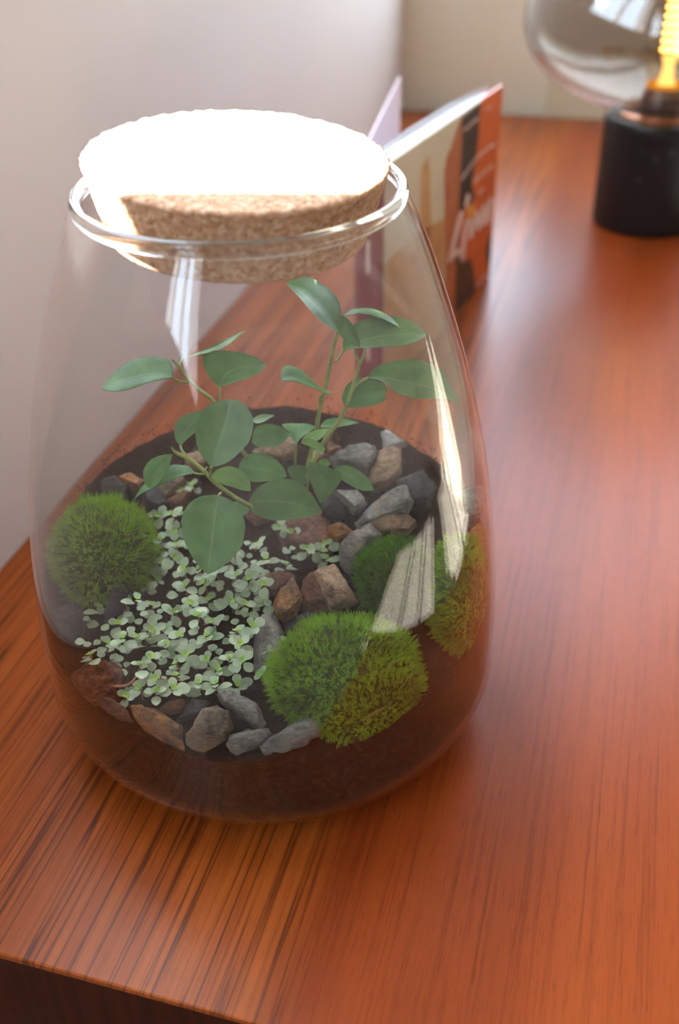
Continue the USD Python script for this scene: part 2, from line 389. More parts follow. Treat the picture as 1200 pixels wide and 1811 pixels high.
def wall_with_holes(axis, at, t, a0, a1, z0, z1, holes):
    """Boards of wall around rectangular holes [(h0, h1, zl, zh)] sorted along the wall."""
    ms = []
    def b(p, q, zl, zh):
        if q - p > 1e-6 and zh - zl > 1e-6:
            ms.append(box(at, p, zl, at + t, q, zh) if axis == 'x' else box(p, at, zl, q, at + t, zh))
    c = a0
    for h0, h1, zl, zh in holes:
        b(c, h0, z0, z1); b(h0, h1, z0, zl); b(h0, h1, zh, z1); c = h1
    b(c, a1, z0, z1)
    return cat(ms)


obj('wall_left', wall_with_holes('x', XW - T, T, YF, YB + T, ZF, ZC, [(-1.35, -.42, SILL, HEAD), (-.170, .52, SILL, HEAD)]), 'wall_paint', smooth=False, **struct)
obj('wall_back', wall_with_holes('y', YB, T, XW, XR, ZF, ZC, [(-.12, .42, .172, 1.15)]), 'wall_paint_cream', smooth=False, **struct)
obj('wall_right', box(XR, YF, ZF, XR + T, YB + T, ZC), 'wall_paint', smooth=False, **struct)
obj('wall_front', box(XW - T, YF - T, ZF, XR + T, YF, ZC), 'wall_paint', smooth=False, **struct)
obj('ceiling', box(XW - T, YF - T, ZC, XR + T, YB + T, ZC + T), 'wall_paint', smooth=False, **struct)
fl = tag(UsdGeom.Xform.Define(stage, path_for('floor')), **struct)
obj('subfloor', box(XW - T, YF - T, ZF - .1, XR + T, YB + T, ZF - .02), 'floor_gap', fl, smooth=False)
for k in range(20):
    x0 = XW + k * .165
    obj('plank', box(x0 + .0015, YF, ZF - .02, min(x0 + .1635, XR), YB, ZF + (k * 37 % 5) * .0002), 'oak_floor', fl, smooth=False)
obj('trim_1', rounded_slab(.012, YB - .016, .52, YB, ZF, .26, .002, .002), 'trim_paint', smooth=30, **struct)


def window(name, axis, at, a0, a1, z0, z1, mull):
    w = tag(UsdGeom.Xform.Define(stage, path_for(name)), **struct)
    d0, d1, fw = at - .035, at, .03
    def b(p, q, zl, zh):
        return box(d0, p, zl, d1, q, zh) if axis == 'x' else box(p, d0, zl, q, d1, zh)
    obj('jamb', b(a0 - fw, a0, z0 - fw, z1 + fw), 'window_paint', w, smooth=False)
    obj('jamb', b(a1, a1 + fw, z0 - fw, z1 + fw), 'window_paint', w, smooth=False)
    obj('head', b(a0, a1, z1, z1 + fw), 'window_paint', w, smooth=False)
    obj('sill', b(a0, a1, z0 - fw, z0), 'window_paint', w, smooth=False)
    for m in mull:
        obj('mullion', b(m - .014, m + .014, z0, z1), 'window_paint', w, smooth=False)
    return w


window('window_1', 'x', XW - T + .0, -.170, .52, SILL - .02, HEAD, [.20])
window('window_2', 'x', XW - T + .0, -1.35, -.42, SILL - .02, HEAD, [-.98, -.70])
window('window_3', 'y', YB + T + .035, -.12, .42, .172, 1.15, [.28])

# ------------------------------------------------------------------ sideboard
XE, Y0, Y1 = .272, -.166, 1.118
sb = thing('sideboard', 'reddish teak veneered sideboard with a striped satin top along the wall', 'sideboard')
obj('top', rounded_slab(XW + .001, Y0, XE, Y1, -.0035, 0.0, .006, .0010), 'teak', sb, smooth=40)
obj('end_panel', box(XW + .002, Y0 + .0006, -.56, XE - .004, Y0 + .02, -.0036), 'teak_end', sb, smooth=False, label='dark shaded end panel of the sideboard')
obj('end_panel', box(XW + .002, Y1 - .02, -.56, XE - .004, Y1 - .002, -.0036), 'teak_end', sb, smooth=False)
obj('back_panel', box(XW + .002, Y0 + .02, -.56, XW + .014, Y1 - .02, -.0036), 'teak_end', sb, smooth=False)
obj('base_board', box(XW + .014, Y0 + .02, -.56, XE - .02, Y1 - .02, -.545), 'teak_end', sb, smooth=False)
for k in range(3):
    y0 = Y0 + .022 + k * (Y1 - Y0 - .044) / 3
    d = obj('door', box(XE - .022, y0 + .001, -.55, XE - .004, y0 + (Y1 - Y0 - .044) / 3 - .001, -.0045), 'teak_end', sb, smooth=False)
for sx, sy in ((0, 0), (0, 1), (1, 0), (1, 1)):
    px, py = (XW + .04, XE - .04)[sx], (Y0 + .06, Y1 - .06)[sy]
    leg = lathe([(0, 0), (.011, 0), (.017, .06), (.0, .06)], 24); leg.apply_translation([px, py, ZF + .0008])
    obj('leg', leg, 'teak_end', sb)

# ------------------------------------------------------------------ the glass jar
ZS = np.array([0, .005, .012, .022, .035, .06, .09, .13, .17, .21, .235, .25])
RS = np.array([.0807, .0865, .0938, .1015, .1050, .1046, .1024, .0969, .0880, .0757, .0663, .0585])
radius = PchipInterpolator(ZS, RS)
WALL = .0019
outer = [(float(radius(z)), z) for z in np.r_[np.linspace(.0, .04, 18), np.linspace(.045, .247, 44)]]
outer = [(0, .0), (.06, .0), (.074, .0002), (.0790, .0008)] + [(r, z + .0022 * max(0, 1 - z / .01)) for r, z in outer]
inner_r = lambda z: float(radius(z)) - WALL
jar = thing('terrarium_jar', 'clear glass terrarium jar with a rounded shoulder standing on the sideboard', 'jar')
outer_m = lathe(outer, 160)
rt = float(radius(.247)) - .0015
inner = [(inner_r(.247), .247)] + [(inner_r(z), z) for z in np.r_[np.linspace(.244, .045, 44), np.linspace(.04, .010, 13)]] + [(.0875, .0062), (.082, .0046), (.074, .0042), (.0, .0042)]
inner_m = lathe(inner, 160)
obj('body', cat([outer_m, inner_m]), 'filmed_glass', jar, smooth=True)
rim_prof = []
for t in np.linspace(0, 2 * np.pi, 25)[:-1]:
    rim_prof.append((rt - .0001 + .0021 * math.cos(t), .2484 + .0031 * math.sin(t)))
obj('rim', lathe(rim_prof, 160, closed=True), 'rim_glass', jar, smooth=True, label='rounded glossy rim of the jar')

# ------------------------------------------------------------------ cork stopper, tilted in the mouth
ck_c, ck_tx, ck_ty = np.array([-.0003, .0008, .2610]), .0612, -.0427
cn = np.array([0, 0, 1.]) + ck_tx * SD + ck_ty * HD; cn /= np.linalg.norm(cn)
e1 = SD - cn * (SD @ cn); e1 /= np.linalg.norm(e1); e2 = np.cross(cn, e1)
prof = [(0, 0)] + [(r, 0) for r in np.linspace(.006, .052, 9)] + [(.0537, -.0002), (.0545, -.0010)]
prof += [(.0545 - .0068 * (d / .0268), -d) for d in np.linspace(.0022, .0262, 16)] + [(.0472, -.0270), (.046, -.0274)] + [(r, -.0274) for r in (.03, .015)] + [(0, -.0274)]
ck = lathe(prof[::-1], 220)
v = np.array(ck.vertices)
nz = meshkit.fbm(v * 420 + 50, 3) - .5
rr = np.hypot(v[:, 0], v[:, 1]); edge = np.clip((rr - .040) / .01, 0, 1)
v[:, :2] *= (1 + nz * .022 * edge)[:, None]
v[:, 2] += nz * .0011
v = ck_c + v[:, :1] * e1 + v[:, 1:2] * e2 + v[:, 2:] * cn
ck = trimesh.Trimesh(v, ck.faces, process=False)
obj('cork_stopper', ck, 'cork', smooth=40, label='thick round cork stopper sitting tilted in the mouth of the glass jar', cat='cork')

# ------------------------------------------------------------------ soil
SL0, SLK = .0815, .215


def soil_z(x, y):
    p = np.stack([np.asarray(x, float), np.asarray(y, float), np.zeros_like(np.asarray(x, float))], -1)
    v = p @ HD
    return SL0 + SLK * np.clip(v, -.11, .11) + .0030 * (meshkit.fbm(p * 60 + 9, 3) - .5) * 2


SN = np.array([0, 0, 1.]) - SLK * HD; SN /= np.linalg.norm(SN)
TOCAM = (CAM - np.array([0, 0, .1])); TOCAM /= np.linalg.norm(TOCAM)


def soil_at(px, py, lift=0.0):
    return on_plane(px, py, SN, np.array([0, 0, SL0 + lift]))


def soil_mesh():
    na, nr = 180, 36
    v, f = [], []
    zb = .0047
    gr = .0004
    side = [(0, zb), (.05, zb), (.0735, zb), (.0812, .0052), (inner_r(.0068) - .0012, .0066)] + [(inner_r(z) - gr, z) for z in (.0105, .016, .022, .030, .04, .05)]
    a = np.arange(na) * 2 * np.pi / na
    rows = []
    for r, z in side:
        rows.append([(max(r, 1e-5) * math.cos(t), max(r, 1e-5) * math.sin(t), z) for t in a])
    # where the surface meets the glass
    edge = []
    for t in a:
        z = .08
        for _ in range(8):
            r = inner_r(z) - gr
            z = float(soil_z(r * math.cos(t), r * math.sin(t))) + .0035 * float(meshkit.fbm(np.array([math.cos(t) * 6, math.sin(t) * 6, 3.]), 4) - .45)
        edge.append((r, z))
    for k in (.5, 1.0):
        rows.append([((inner_r(.05 + (z - .05) * k) - gr) * math.cos(t), (inner_r(.05 + (z - .05) * k) - gr) * math.sin(t), .05 + (z - .05) * k) for t, (r, z) in zip(a, edge)])
    for q in np.linspace(.985, 0.002, nr):
        row = []
        for t, (r, z) in zip(a, edge):
            x, y = r * q * math.cos(t), r * q * math.sin(t)
            w = min(1, (1 - q) * 12)
            zz_ = float(soil_z(x, y)) if False else 0
            row.append((x, y, z, w))
        xs = np.array([p[0] for p in row]); ys = np.array([p[1] for p in row])
        zs_ = soil_z(xs, ys) + .0035 * (meshkit.fbm(np.stack([xs, ys, 0 * xs], -1) * 300, 3) - .5)
        rows.append([(p[0], p[1], p[2] * (1 - p[3]) + z * p[3]) for p, z in zip(row, zs_)])
    for rw in rows:
        v += rw
    n = na
    for i in range(len(rows) - 1):
        for k in range(n):
            k2 = (k + 1) % n
            f += [(i * n + k, i * n + k2, (i + 1) * n + k2), (i * n + k, (i + 1) * n + k2, (i + 1) * n + k)]
    return trimesh.Trimesh(v, f, process=False)


crumbs = [soil_mesh()]
kg = np.random.default_rng(12)
for k in range(520):
    c_ = trimesh.creation.icosphere(0, 1.0); vv_ = np.array(c_.vertices) * kg.uniform(.5, 1.2, (12, 1))
    if k < 340:                                             # stuck to the back of the glass above the soil
        a = math.radians(kg.uniform(20, 190)); z0 = float(soil_z(.095 * math.cos(a), .095 * math.sin(a)))
        z = z0 + .0005 + .009 * kg.random() ** 3; r = inner_r(z) - .0004; sz = kg.uniform(.00025, .0007)
        vv_ = vv_ * sz + (r * math.cos(a), r * math.sin(a), z)
        vv_[:, :2] *= np.minimum(1, (radius(np.clip(vv_[:, 2], 0, .25)) - WALL - .0002) / np.hypot(vv_[:, 0], vv_[:, 1]))[:, None]
    else:
        a, r = kg.uniform(0, 2 * np.pi), .092 * math.sqrt(kg.random())
        x, y = r * math.cos(a), r * math.sin(a); sz = kg.uniform(.0005, .0015)
        vv_ = vv_ * sz + (x, y, float(soil_z(x, y)) + sz * .9)
    crumbs.append(trimesh.Trimesh(vv_, c_.faces, process=False))
soil = thing('potting_soil', 'dark brown potting soil filling the bottom of the glass jar', 'soil')
obj('soil_bed', crumbs[0], 'soil', soil, smooth=50)
obj('crumbs', cat(crumbs[1:]), 'soil', soil, smooth=50, kind='stuff', label='loose crumbs on the soil and clinging to the glass above it')


def inside(P, margin=.0015):
    """Pulls points back inside the jar's inner wall."""
    P = np.array(P, float)
    lim = radius(np.clip(P[:, 2], 0, .25)) - WALL - margin
    r = np.hypot(P[:, 0], P[:, 1])
    k = np.where(r > lim, lim / np.maximum(r, 1e-9), 1.0)
    P[:, :2] *= k[:, None]
    return P


def above(P, gap=.0002):
    P = np.array(P, float)
    z = soil_z(P[:, 0], P[:, 1]) + gap + .0012
    P[:, 2] = np.maximum(P[:, 2], z)
    return P


# ------------------------------------------------------------------ slate stones
def stone(px, material, label, lift=.004, h=.006, face=.5, top=.62, seed=0):
    """An angular stone: its outline lies on a plane between the soil and the viewer, with a raised facet and a buried underside."""
    g = np.random.default_rng(seed + 100)
    px = np.asarray(px, float)
    n = SN * (1 - face) + TOCAM * face; n /= np.linalg.norm(n)
    c = soil_at(*px.mean(0), lift)
    P = np.array([on_plane(x, y, n, c) for x, y in px])
    cen = P.mean(0)
    off = (g.random(3) - .5) * .12 * np.ptp(P, axis=0)
    tp = cen + off + (P - cen) * (top + .22 * g.random((len(P), 1))) + n * h * (.55 + .6 * g.random((len(P), 1)))
    md = P + n * h * .12 * (g.random((len(P), 1)) - .5)
    bt = cen + (P - cen) * .72 - n * h * 1.1
    A = inside(np.vstack([tp, md, bt]))
    hull = trimesh.convex.convex_hull(A)
    m = hull
    for _ in range(3 if len(hull.faces) < 60 else 2):
        m = m.subdivide()
    v = np.array(m.vertices); nn = np.array(m.vertex_normals)
    v += nn * ((meshkit.fbm(v * 260 + seed * 7.3, 5) - .5) * .0030)[:, None]
    v = inside(v, .0006)
    return obj('stone', trimesh.Trimesh(v, m.faces, process=False), material, smooth=28, label=label, cat='stone', group=None)


STONES = [
    # along the front of the glass
    ([(231, 1248), (252, 1248), (271, 1252), (321, 1284), (325, 1326), (296, 1318), (265, 1304), (240, 1284)], 'stone_orange', 'orange and grey stone at the front of the jar, left of the large round one', .006, .007, .55),
    ([(358, 1252), (385, 1244), (407, 1260), (413, 1288), (397, 1309), (372, 1328), (337, 1338), (323, 1322), (328, 1298)], 'stone_mixed', 'large rounded grey and orange stone in the middle of the front row', .008, .008, .55),
    ([(383, 1228), (397, 1219), (423, 1230), (454, 1246), (471, 1278), (464, 1290), (446, 1285), (416, 1264), (391, 1247)], 'stone_grey', 'long tilted grey stone below the small-leaved creeper', .010, .007, .5),
    ([(407, 1300), (435, 1290), (476, 1287), (487, 1300), (461, 1318), (438, 1324), (412, 1337), (400, 1316)], 'stone_grey', 'flat grey stone with a tan spot between the large round stone and the moss', .005, .006, .55),
    ([(459, 1321), (473, 1306), (505, 1287), (537, 1268), (562, 1262), (573, 1274), (564, 1300), (537, 1318), (499, 1333), (469, 1341)], 'stone_grey', 'long pale grey stone leaning on the front moss cushion', .007, .007, .6),
    ([(280, 1256), (296, 1241), (328, 1239), (330, 1251), (322, 1258), (293, 1263)], 'stone_brown', 'small rusty brown stone behind the orange and grey front stone', .007, .005, .4),
    ([(322, 1246), (345, 1238), (374, 1243), (362, 1262), (338, 1272), (312, 1275)], 'stone_dark', 'dark flat stone behind the large round front stone', .005, .005, .35),
    ([(161, 1236), (190, 1240), (221, 1251), (237, 1279), (206, 1272), (175, 1258)], 'stone_brown', 'thin brown stone against the glass at the front left', .004, .005, .5),
    # around the middle
    ([(552, 1012), (590, 996), (633, 1066), (622, 1072), (585, 1080), (566, 1046)], 'stone_tan', 'squared tan stone standing beside the middle moss cushion', .010, .008, .45),
    ([(533, 1024), (553, 1014), (586, 1078), (560, 1086), (531, 1078)], 'stone_brown', 'reddish brown stone tucked left of the squared tan stone', .005, .006, .4),
    ([(485, 1060), (497, 1040), (517, 1024), (530, 1042), (534, 1067), (522, 1090), (502, 1101), (484, 1092)], 'stone_orange', 'golden brown angular stone right of the creeper', .008, .008, .5),
    ([(468, 1018), (500, 1014), (518, 1018), (520, 1030), (490, 1056), (462, 1048)], 'stone_brown', 'dark brown stone just above the golden brown one', .004, .006, .35),
    ([(596, 970), (611, 954), (635, 940), (660, 931), (674, 945), (668, 964), (642, 992), (617, 1016), (600, 1000)], 'stone_grey', 'large grey stone with an orange corner above the middle moss', .010, .009, .5),
    ([(575, 936), (605, 924), (623, 941), (611, 953), (595, 960), (580, 950)], 'stone_orange', 'small orange stone beside the large grey stone in the middle', .009, .006, .45),
    ([(478, 930), (520, 908), (570, 905), (590, 935), (596, 972), (576, 1002), (545, 988), (505, 975)], 'stone_brown', 'broad reddish brown stone under the large lower fig leaf', .001, .006, .15),
    ([(588, 872), (630, 867), (650, 894), (627, 907), (605, 890)], 'stone_pale', 'pale grey stone with a flat top right of the heart-shaped leaf', .011, .006, .4),
    ([(566, 893), (596, 878), (624, 906), (602, 920), (570, 912)], 'stone_dark', 'dark slate stone below the pale flat-topped stone', .005, .006, .4),
    ([(627, 924), (651, 899), (690, 868), (718, 860), (730, 888), (722, 910), (672, 919), (634, 936)], 'stone_grey', 'long dark grey slab behind the middle moss', .009, .007, .35),
    ([(630, 932), (668, 917), (720, 911), (735, 928), (722, 944), (695, 950), (672, 944)], 'stone_tan', 'flat tan and orange stone with a bright sunlit corner', .006, .006, .4),
    ([(497, 1100), (540, 1088), (575, 1096), (545, 1112), (512, 1128)], 'stone_dark', 'dark grey slab just behind the front moss cushion', .003, .005, .3),
    ([(455, 1092), (480, 1082), (500, 1112), (507, 1145), (490, 1165), (470, 1205), (450, 1190), (447, 1140)], 'stone_grey', 'upright blue-grey stone between the creeper and the front moss', .004, .007, .5),
    # at the back
    ([(580, 811), (611, 797), (651, 788), (670, 800), (670, 823), (653, 842), (627, 829), (592, 826)], 'stone_grey', 'rounded speckled grey stone behind the fig stems', .010, .008, .45),
    ([(669, 797), (690, 792), (709, 797), (709, 840), (682, 869), (652, 871), (650, 846), (666, 832)], 'stone_tan', 'tall tan stone right of the rounded speckled grey stone', .007, .008, .5),
    ([(675, 765), (685, 763), (700, 775), (718, 787), (700, 798), (677, 799)], 'stone_pale', 'small pale pointed stone against the soil at the back', .010, .005, .5),
    ([(576, 789), (587, 784), (604, 797), (590, 808), (578, 808)], 'stone_orange', 'small orange-tan stone behind the fig stems', .009, .005, .45),
    ([(446, 795), (480, 783), (515, 775), (525, 795), (523, 808), (493, 818), (456, 810)], 'stone_tan', 'long tan stone behind the middle leaves at the back', .009, .006, .45),
    ([(571, 772), (588, 769), (601, 772), (597, 783), (577, 788)], 'stone_brown', 'tiny brown stone in the soil behind the fig stems', .007, .004, .4),
    ([(550, 800), (573, 796), (581, 812), (560, 830), (545, 822)], 'stone_tan', 'small tan stone at the foot of the fig stems', .006, .005, .4),
    ([(178, 850), (202, 845), (222, 856), (234, 866), (226, 882), (180, 880)], 'stone_dark', 'slate-blue stone at the far left behind the left moss', .006, .006, .5),
    ([(212, 852), (234, 841), (252, 851), (250, 868), (234, 872)], 'stone_orange', 'small tan-orange stone beside the slate-blue one at the far left', .006, .006, .5),
    ([(252, 878), (280, 863), (302, 898), (288, 908), (266, 900)], 'stone_dark', 'dark stone wedged right of the left moss cushion', .007, .007, .4),
    ([(273, 864), (300, 850), (319, 845), (331, 853), (321, 875), (290, 895)], 'stone_mixed', 'brown-grey stone under the long left fig leaf', .006, .007, .4),
    ([(294, 898), (330, 872), (343, 878), (330, 895), (308, 908)], 'stone_brown', 'narrow reddish stone above the creeper at the left', .004, .005, .3),
    ([(326, 812), (346, 800), (368, 808), (372, 824), (345, 832), (330, 826)], 'stone_tan', 'brown-tan stone behind the big upright oval leaf', .008, .006, .45),
    ([(336, 806), (350, 780), (372, 790), (385, 806), (372, 815)], 'stone_dark', 'dark stone at the very back left of the fig', .006, .006, .5),
    ([(208, 1032), (225, 1024), (232, 1042), (219, 1080), (204, 1102), (184, 1098), (196, 1060)], 'stone_dark', 'upright dark splinter of slate between the left moss and the creeper', .006, .007, .5),
    ([(96, 1082), (122, 1068), (157, 1080), (152, 1112), (132, 1140), (106, 1128)], 'stone_dark', 'big dark grey stone under the left moss against the glass', .004, .007, .5),
    ([(796, 872), (836, 862), (846, 905), (838, 932), (812, 932)], 'stone_grey', 'tall grey stone at the right behind the right moss', .008, .008, .5),
    ([(828, 938), (848, 930), (862, 945), (860, 975), (838, 985)], 'stone_orange', 'orange-tan stone at the right edge above the right moss', .008, .007, .5),
    ([(424, 905), (470, 880), (520, 880), (500, 912), (450, 930)], 'stone_brown', 'brown stone hidden under the two lowest fig leaves', .001, .005, .2),
    ([(700, 850), (745, 836), (770, 860), (760, 900), (725, 900)], 'stone_dark', 'dark slate stone right of the long grey slab', .006, .007, .4),
]
for i, (px, m_, lab, lift, h, face) in enumerate(STONES):
    p = stone(px, m_, lab, lift, h, face, seed=i)
    tag(p, group='slate stones laid on the soil')

# a crumbly clump of roots and soil at the front left
g0 = on_plane(178, 1205, SN, np.array([0, 0, SL0 + .002]))
rb = trimesh.creation.icosphere(4, 1.0)
v = np.array(rb.vertices)
v = v * (.0125, .010, .010) * (1 + .5 * (meshkit.fbm(v * 3 + 4, 4) - .5))[:, None]
obj('root_ball', trimesh.Trimesh(inside(v + g0 - np.array([0, 0, .002]), .0006), rb.faces, process=False), 'root_ball', smooth=50, label='crumbly reddish clump of roots and soil at the front left of the jar', cat='root ball')


# ------------------------------------------------------------------ moss cushions
def moss(cx, cy, wpx, hpx, lift, material, label, n, seed, depth=.0, squash=.85, ln=.0050):
    g = np.random.default_rng(seed)
    c = on_plane(cx, cy, SN, np.array([0, 0, SL0 + lift])) + HD * depth
    z = (c - CAM) @ FW
    a = wpx / F_PX * z / 2 - ln * .6
    hh = hpx / F_PX * z / 2 - ln * .6
    # along the heading and up, seen under about 38 degrees
    b = hh / math.sqrt(math.sin(.66) ** 2 + (squash * math.cos(.66)) ** 2); cz = b * squash
    base = trimesh.creation.icosphere(5, 1.0)
    u = np.array(base.vertices)
    bumps = 1 + .26 * (meshkit.fbm(u * 2.3 + seed, 3) - .5)
    def place(q, s=1.0):
        return c + q[:, :1] * SD * a * s + q[:, 1:2] * HD * b * s + q[:, 2:] * np.array([0, 0, cz]) * s
    t = thing('moss_cushion', label, 'moss', c, None)
    V = inside(above(inside(place(u * bumps[:, None] * .93), .002)), .002) - c
    obj('base', trimesh.Trimesh(V, base.faces, process=False), 'moss_core', t, smooth=True)
    d = g.normal(size=(n * 3, 3)); d /= np.linalg.norm(d, axis=1, keepdims=True)
    d = d[d[:, 2] > -.62][:n]
    bm = 1 + .26 * (meshkit.fbm(d * 2.3 + seed, 3) - .5)
    root = place(d * bm[:, None] * .93)
    nrm = d[:, :1] * SD / a + d[:, 1:2] * HD / b + d[:, 2:] * np.array([0, 0, 1.]) / cz
    nrm /= np.linalg.norm(nrm, axis=1, keepdims=True)
    tris, k = [], 0
    vv = []
    for i in range(len(d)):
        ax = nrm[i] + np.array([0, 0, .25]) + g.normal(size=3) * .22; ax /= np.linalg.norm(ax)
        L = ln * (.6 + .7 * g.random())
        p0 = root[i] - ax * .001
        e = np.cross(ax, g.normal(size=3)); e /= np.linalg.norm(e); f_ = np.cross(ax, e)
        for j in range(7):
            th = 2.4 * j + g.random()
            s0 = p0 + ax * L * (.12 + .11 * j)
            out = math.cos(th) * e + math.sin(th) * f_
            bl = L * (.5 - .035 * j)
            dr = ax * .86 + out * (.62 - .06 * j)
            w = np.cross(dr, out); w = w / (np.linalg.norm(w) + 1e-9) * .00019
            tip = s0 + dr * bl
            vv += [s0 - w, s0 + w, tip]
    V = inside(above(inside(np.array(vv), .0004), .0), .0004) - c
    F = np.arange(len(V)).reshape(-1, 3)
    obj('fronds', (V, F), material, t, smooth=False, kind='stuff')
    return t


moss(612, 1196, 300, 240, .010, 'moss_bright', 'large bright green moss cushion at the front of the jar', 4400, 3)
moss(186, 976, 206, 214, .010, 'moss_bright', 'yellow-green moss cushion at the left behind the creeper', 3000, 4)
moss(698, 1022, 160, 160, .010, 'moss_deep', 'deep green moss cushion in the middle behind the large front one', 2300, 5)
moss(812, 1060, 130, 250, .006, 'moss_bright', 'tall moss cushion against the glass at the right', 2600, 6, squash=1.1)


# ------------------------------------------------------------------ fig plant
def leaf_sheet(base, tip, left, right, c, n, material, parent, fold=.18, droop=.0, rows=20, cols=9, mid=None, thick=.00025):
    """A leaf whose rim is given in picture points on the plane (c, n): folded along its midrib, drooping to the tip, with thickness."""
    def line(a):
        P = np.array([on_plane(x, y, n, c) for x, y in a])
        return smooth_line(P, rows)
    B, T_ = base, tip
    Lf, Rg = line([B] + list(left) + [T_]), line([B] + list(right) + [T_])
    Md = line([B] + ([mid] if mid is not None else [((B[0] + T_[0]) / 2, (B[1] + T_[1]) / 2)]) + [T_]) if mid is not None else None
    length = np.linalg.norm(Lf[-1] - Lf[0])
    v, uv = [], []
    for i in range(rows):
        t = i / (rows - 1)
        m = Md[i] if Md is not None else .5 * (Lf[i] + Rg[i]) * .6 + .4 * (Lf[0] * (1 - t) + Lf[-1] * t)
        for j in range(cols):
            s = j / (cols - 1) * 2 - 1
            p = m + (Lf[i] - m) * (-s) if s < 0 else m + (Rg[i] - m) * s
            w = np.linalg.norm(p - m)
            v.append(p + n * (fold * (w - .35 * w * abs(s)) - droop * length * (t - .25) ** 2 + .02 * length * math.sin(3 * t * math.pi) * s * .5))
            uv.append((s / 2 + .5, t))
    f = []
    for i in range(rows - 1):
        for j in range(cols - 1):
            a = i * cols + j
            f += [(a, a + 1, a + cols + 1), (a, a + cols + 1, a + cols)]
    v = inside(np.array(v), .001)
    f = np.array(f)
    nn = np.cross(v[f[:, 1]] - v[f[:, 0]], v[f[:, 2]] - v[f[:, 0]]).sum(0)
    if nn @ n < 0:
        f = f[:, ::-1]
        nn = -nn
    k = len(v)
    nn /= np.linalg.norm(nn)
    v2 = np.vstack([v, v - nn * thick]); f2 = np.vstack([f, f[:, ::-1] + k])
    rimv = [j for j in range(cols)] + [i * cols + cols - 1 for i in range(1, rows)] + [(rows - 1) * cols + j for j in range(cols - 2, -1, -1)] + [i * cols for i in range(rows - 2, 0, -1)]
    rim_f = []
    for p, q in zip(rimv, rimv[1:] + rimv[:1]):
        rim_f += [(p, q, q + k), (p, q + k, p + k)]
    f2 = np.vstack([f2, rim_f])
    obj('leaf', (v2, f2), material, parent, smooth=True, uv=uv + uv)


def vpt(px, py, d):
    """The point behind a picture point at forward distance d (along the heading) from the jar's axis."""
    return on_plane(px, py, HD, HD * d)


A5 = lambda pts: [(60 + x / 2.6667, 480 + y / 2.6667) for x, y in pts]
A6 = lambda pts: [(450 + x / 2.6667, 480 + y / 2.6667) for x, y in pts]
A7 = lambda pts: [(60 + x / 2.6667, 850 + y / 2.6667) for x, y in pts]
AB = lambda pts: [(440 + x / 3.75, 720 + y / 3.75) for x, y in pts]
fig = thing('fig_plant', 'leafy green fig seedling with oval leaves growing in the middle of the jar', 'plant')


def nrm(side, back, up):
    n = SD * side - HD * back + np.array([0, 0, up]); return n / np.linalg.norm(n)


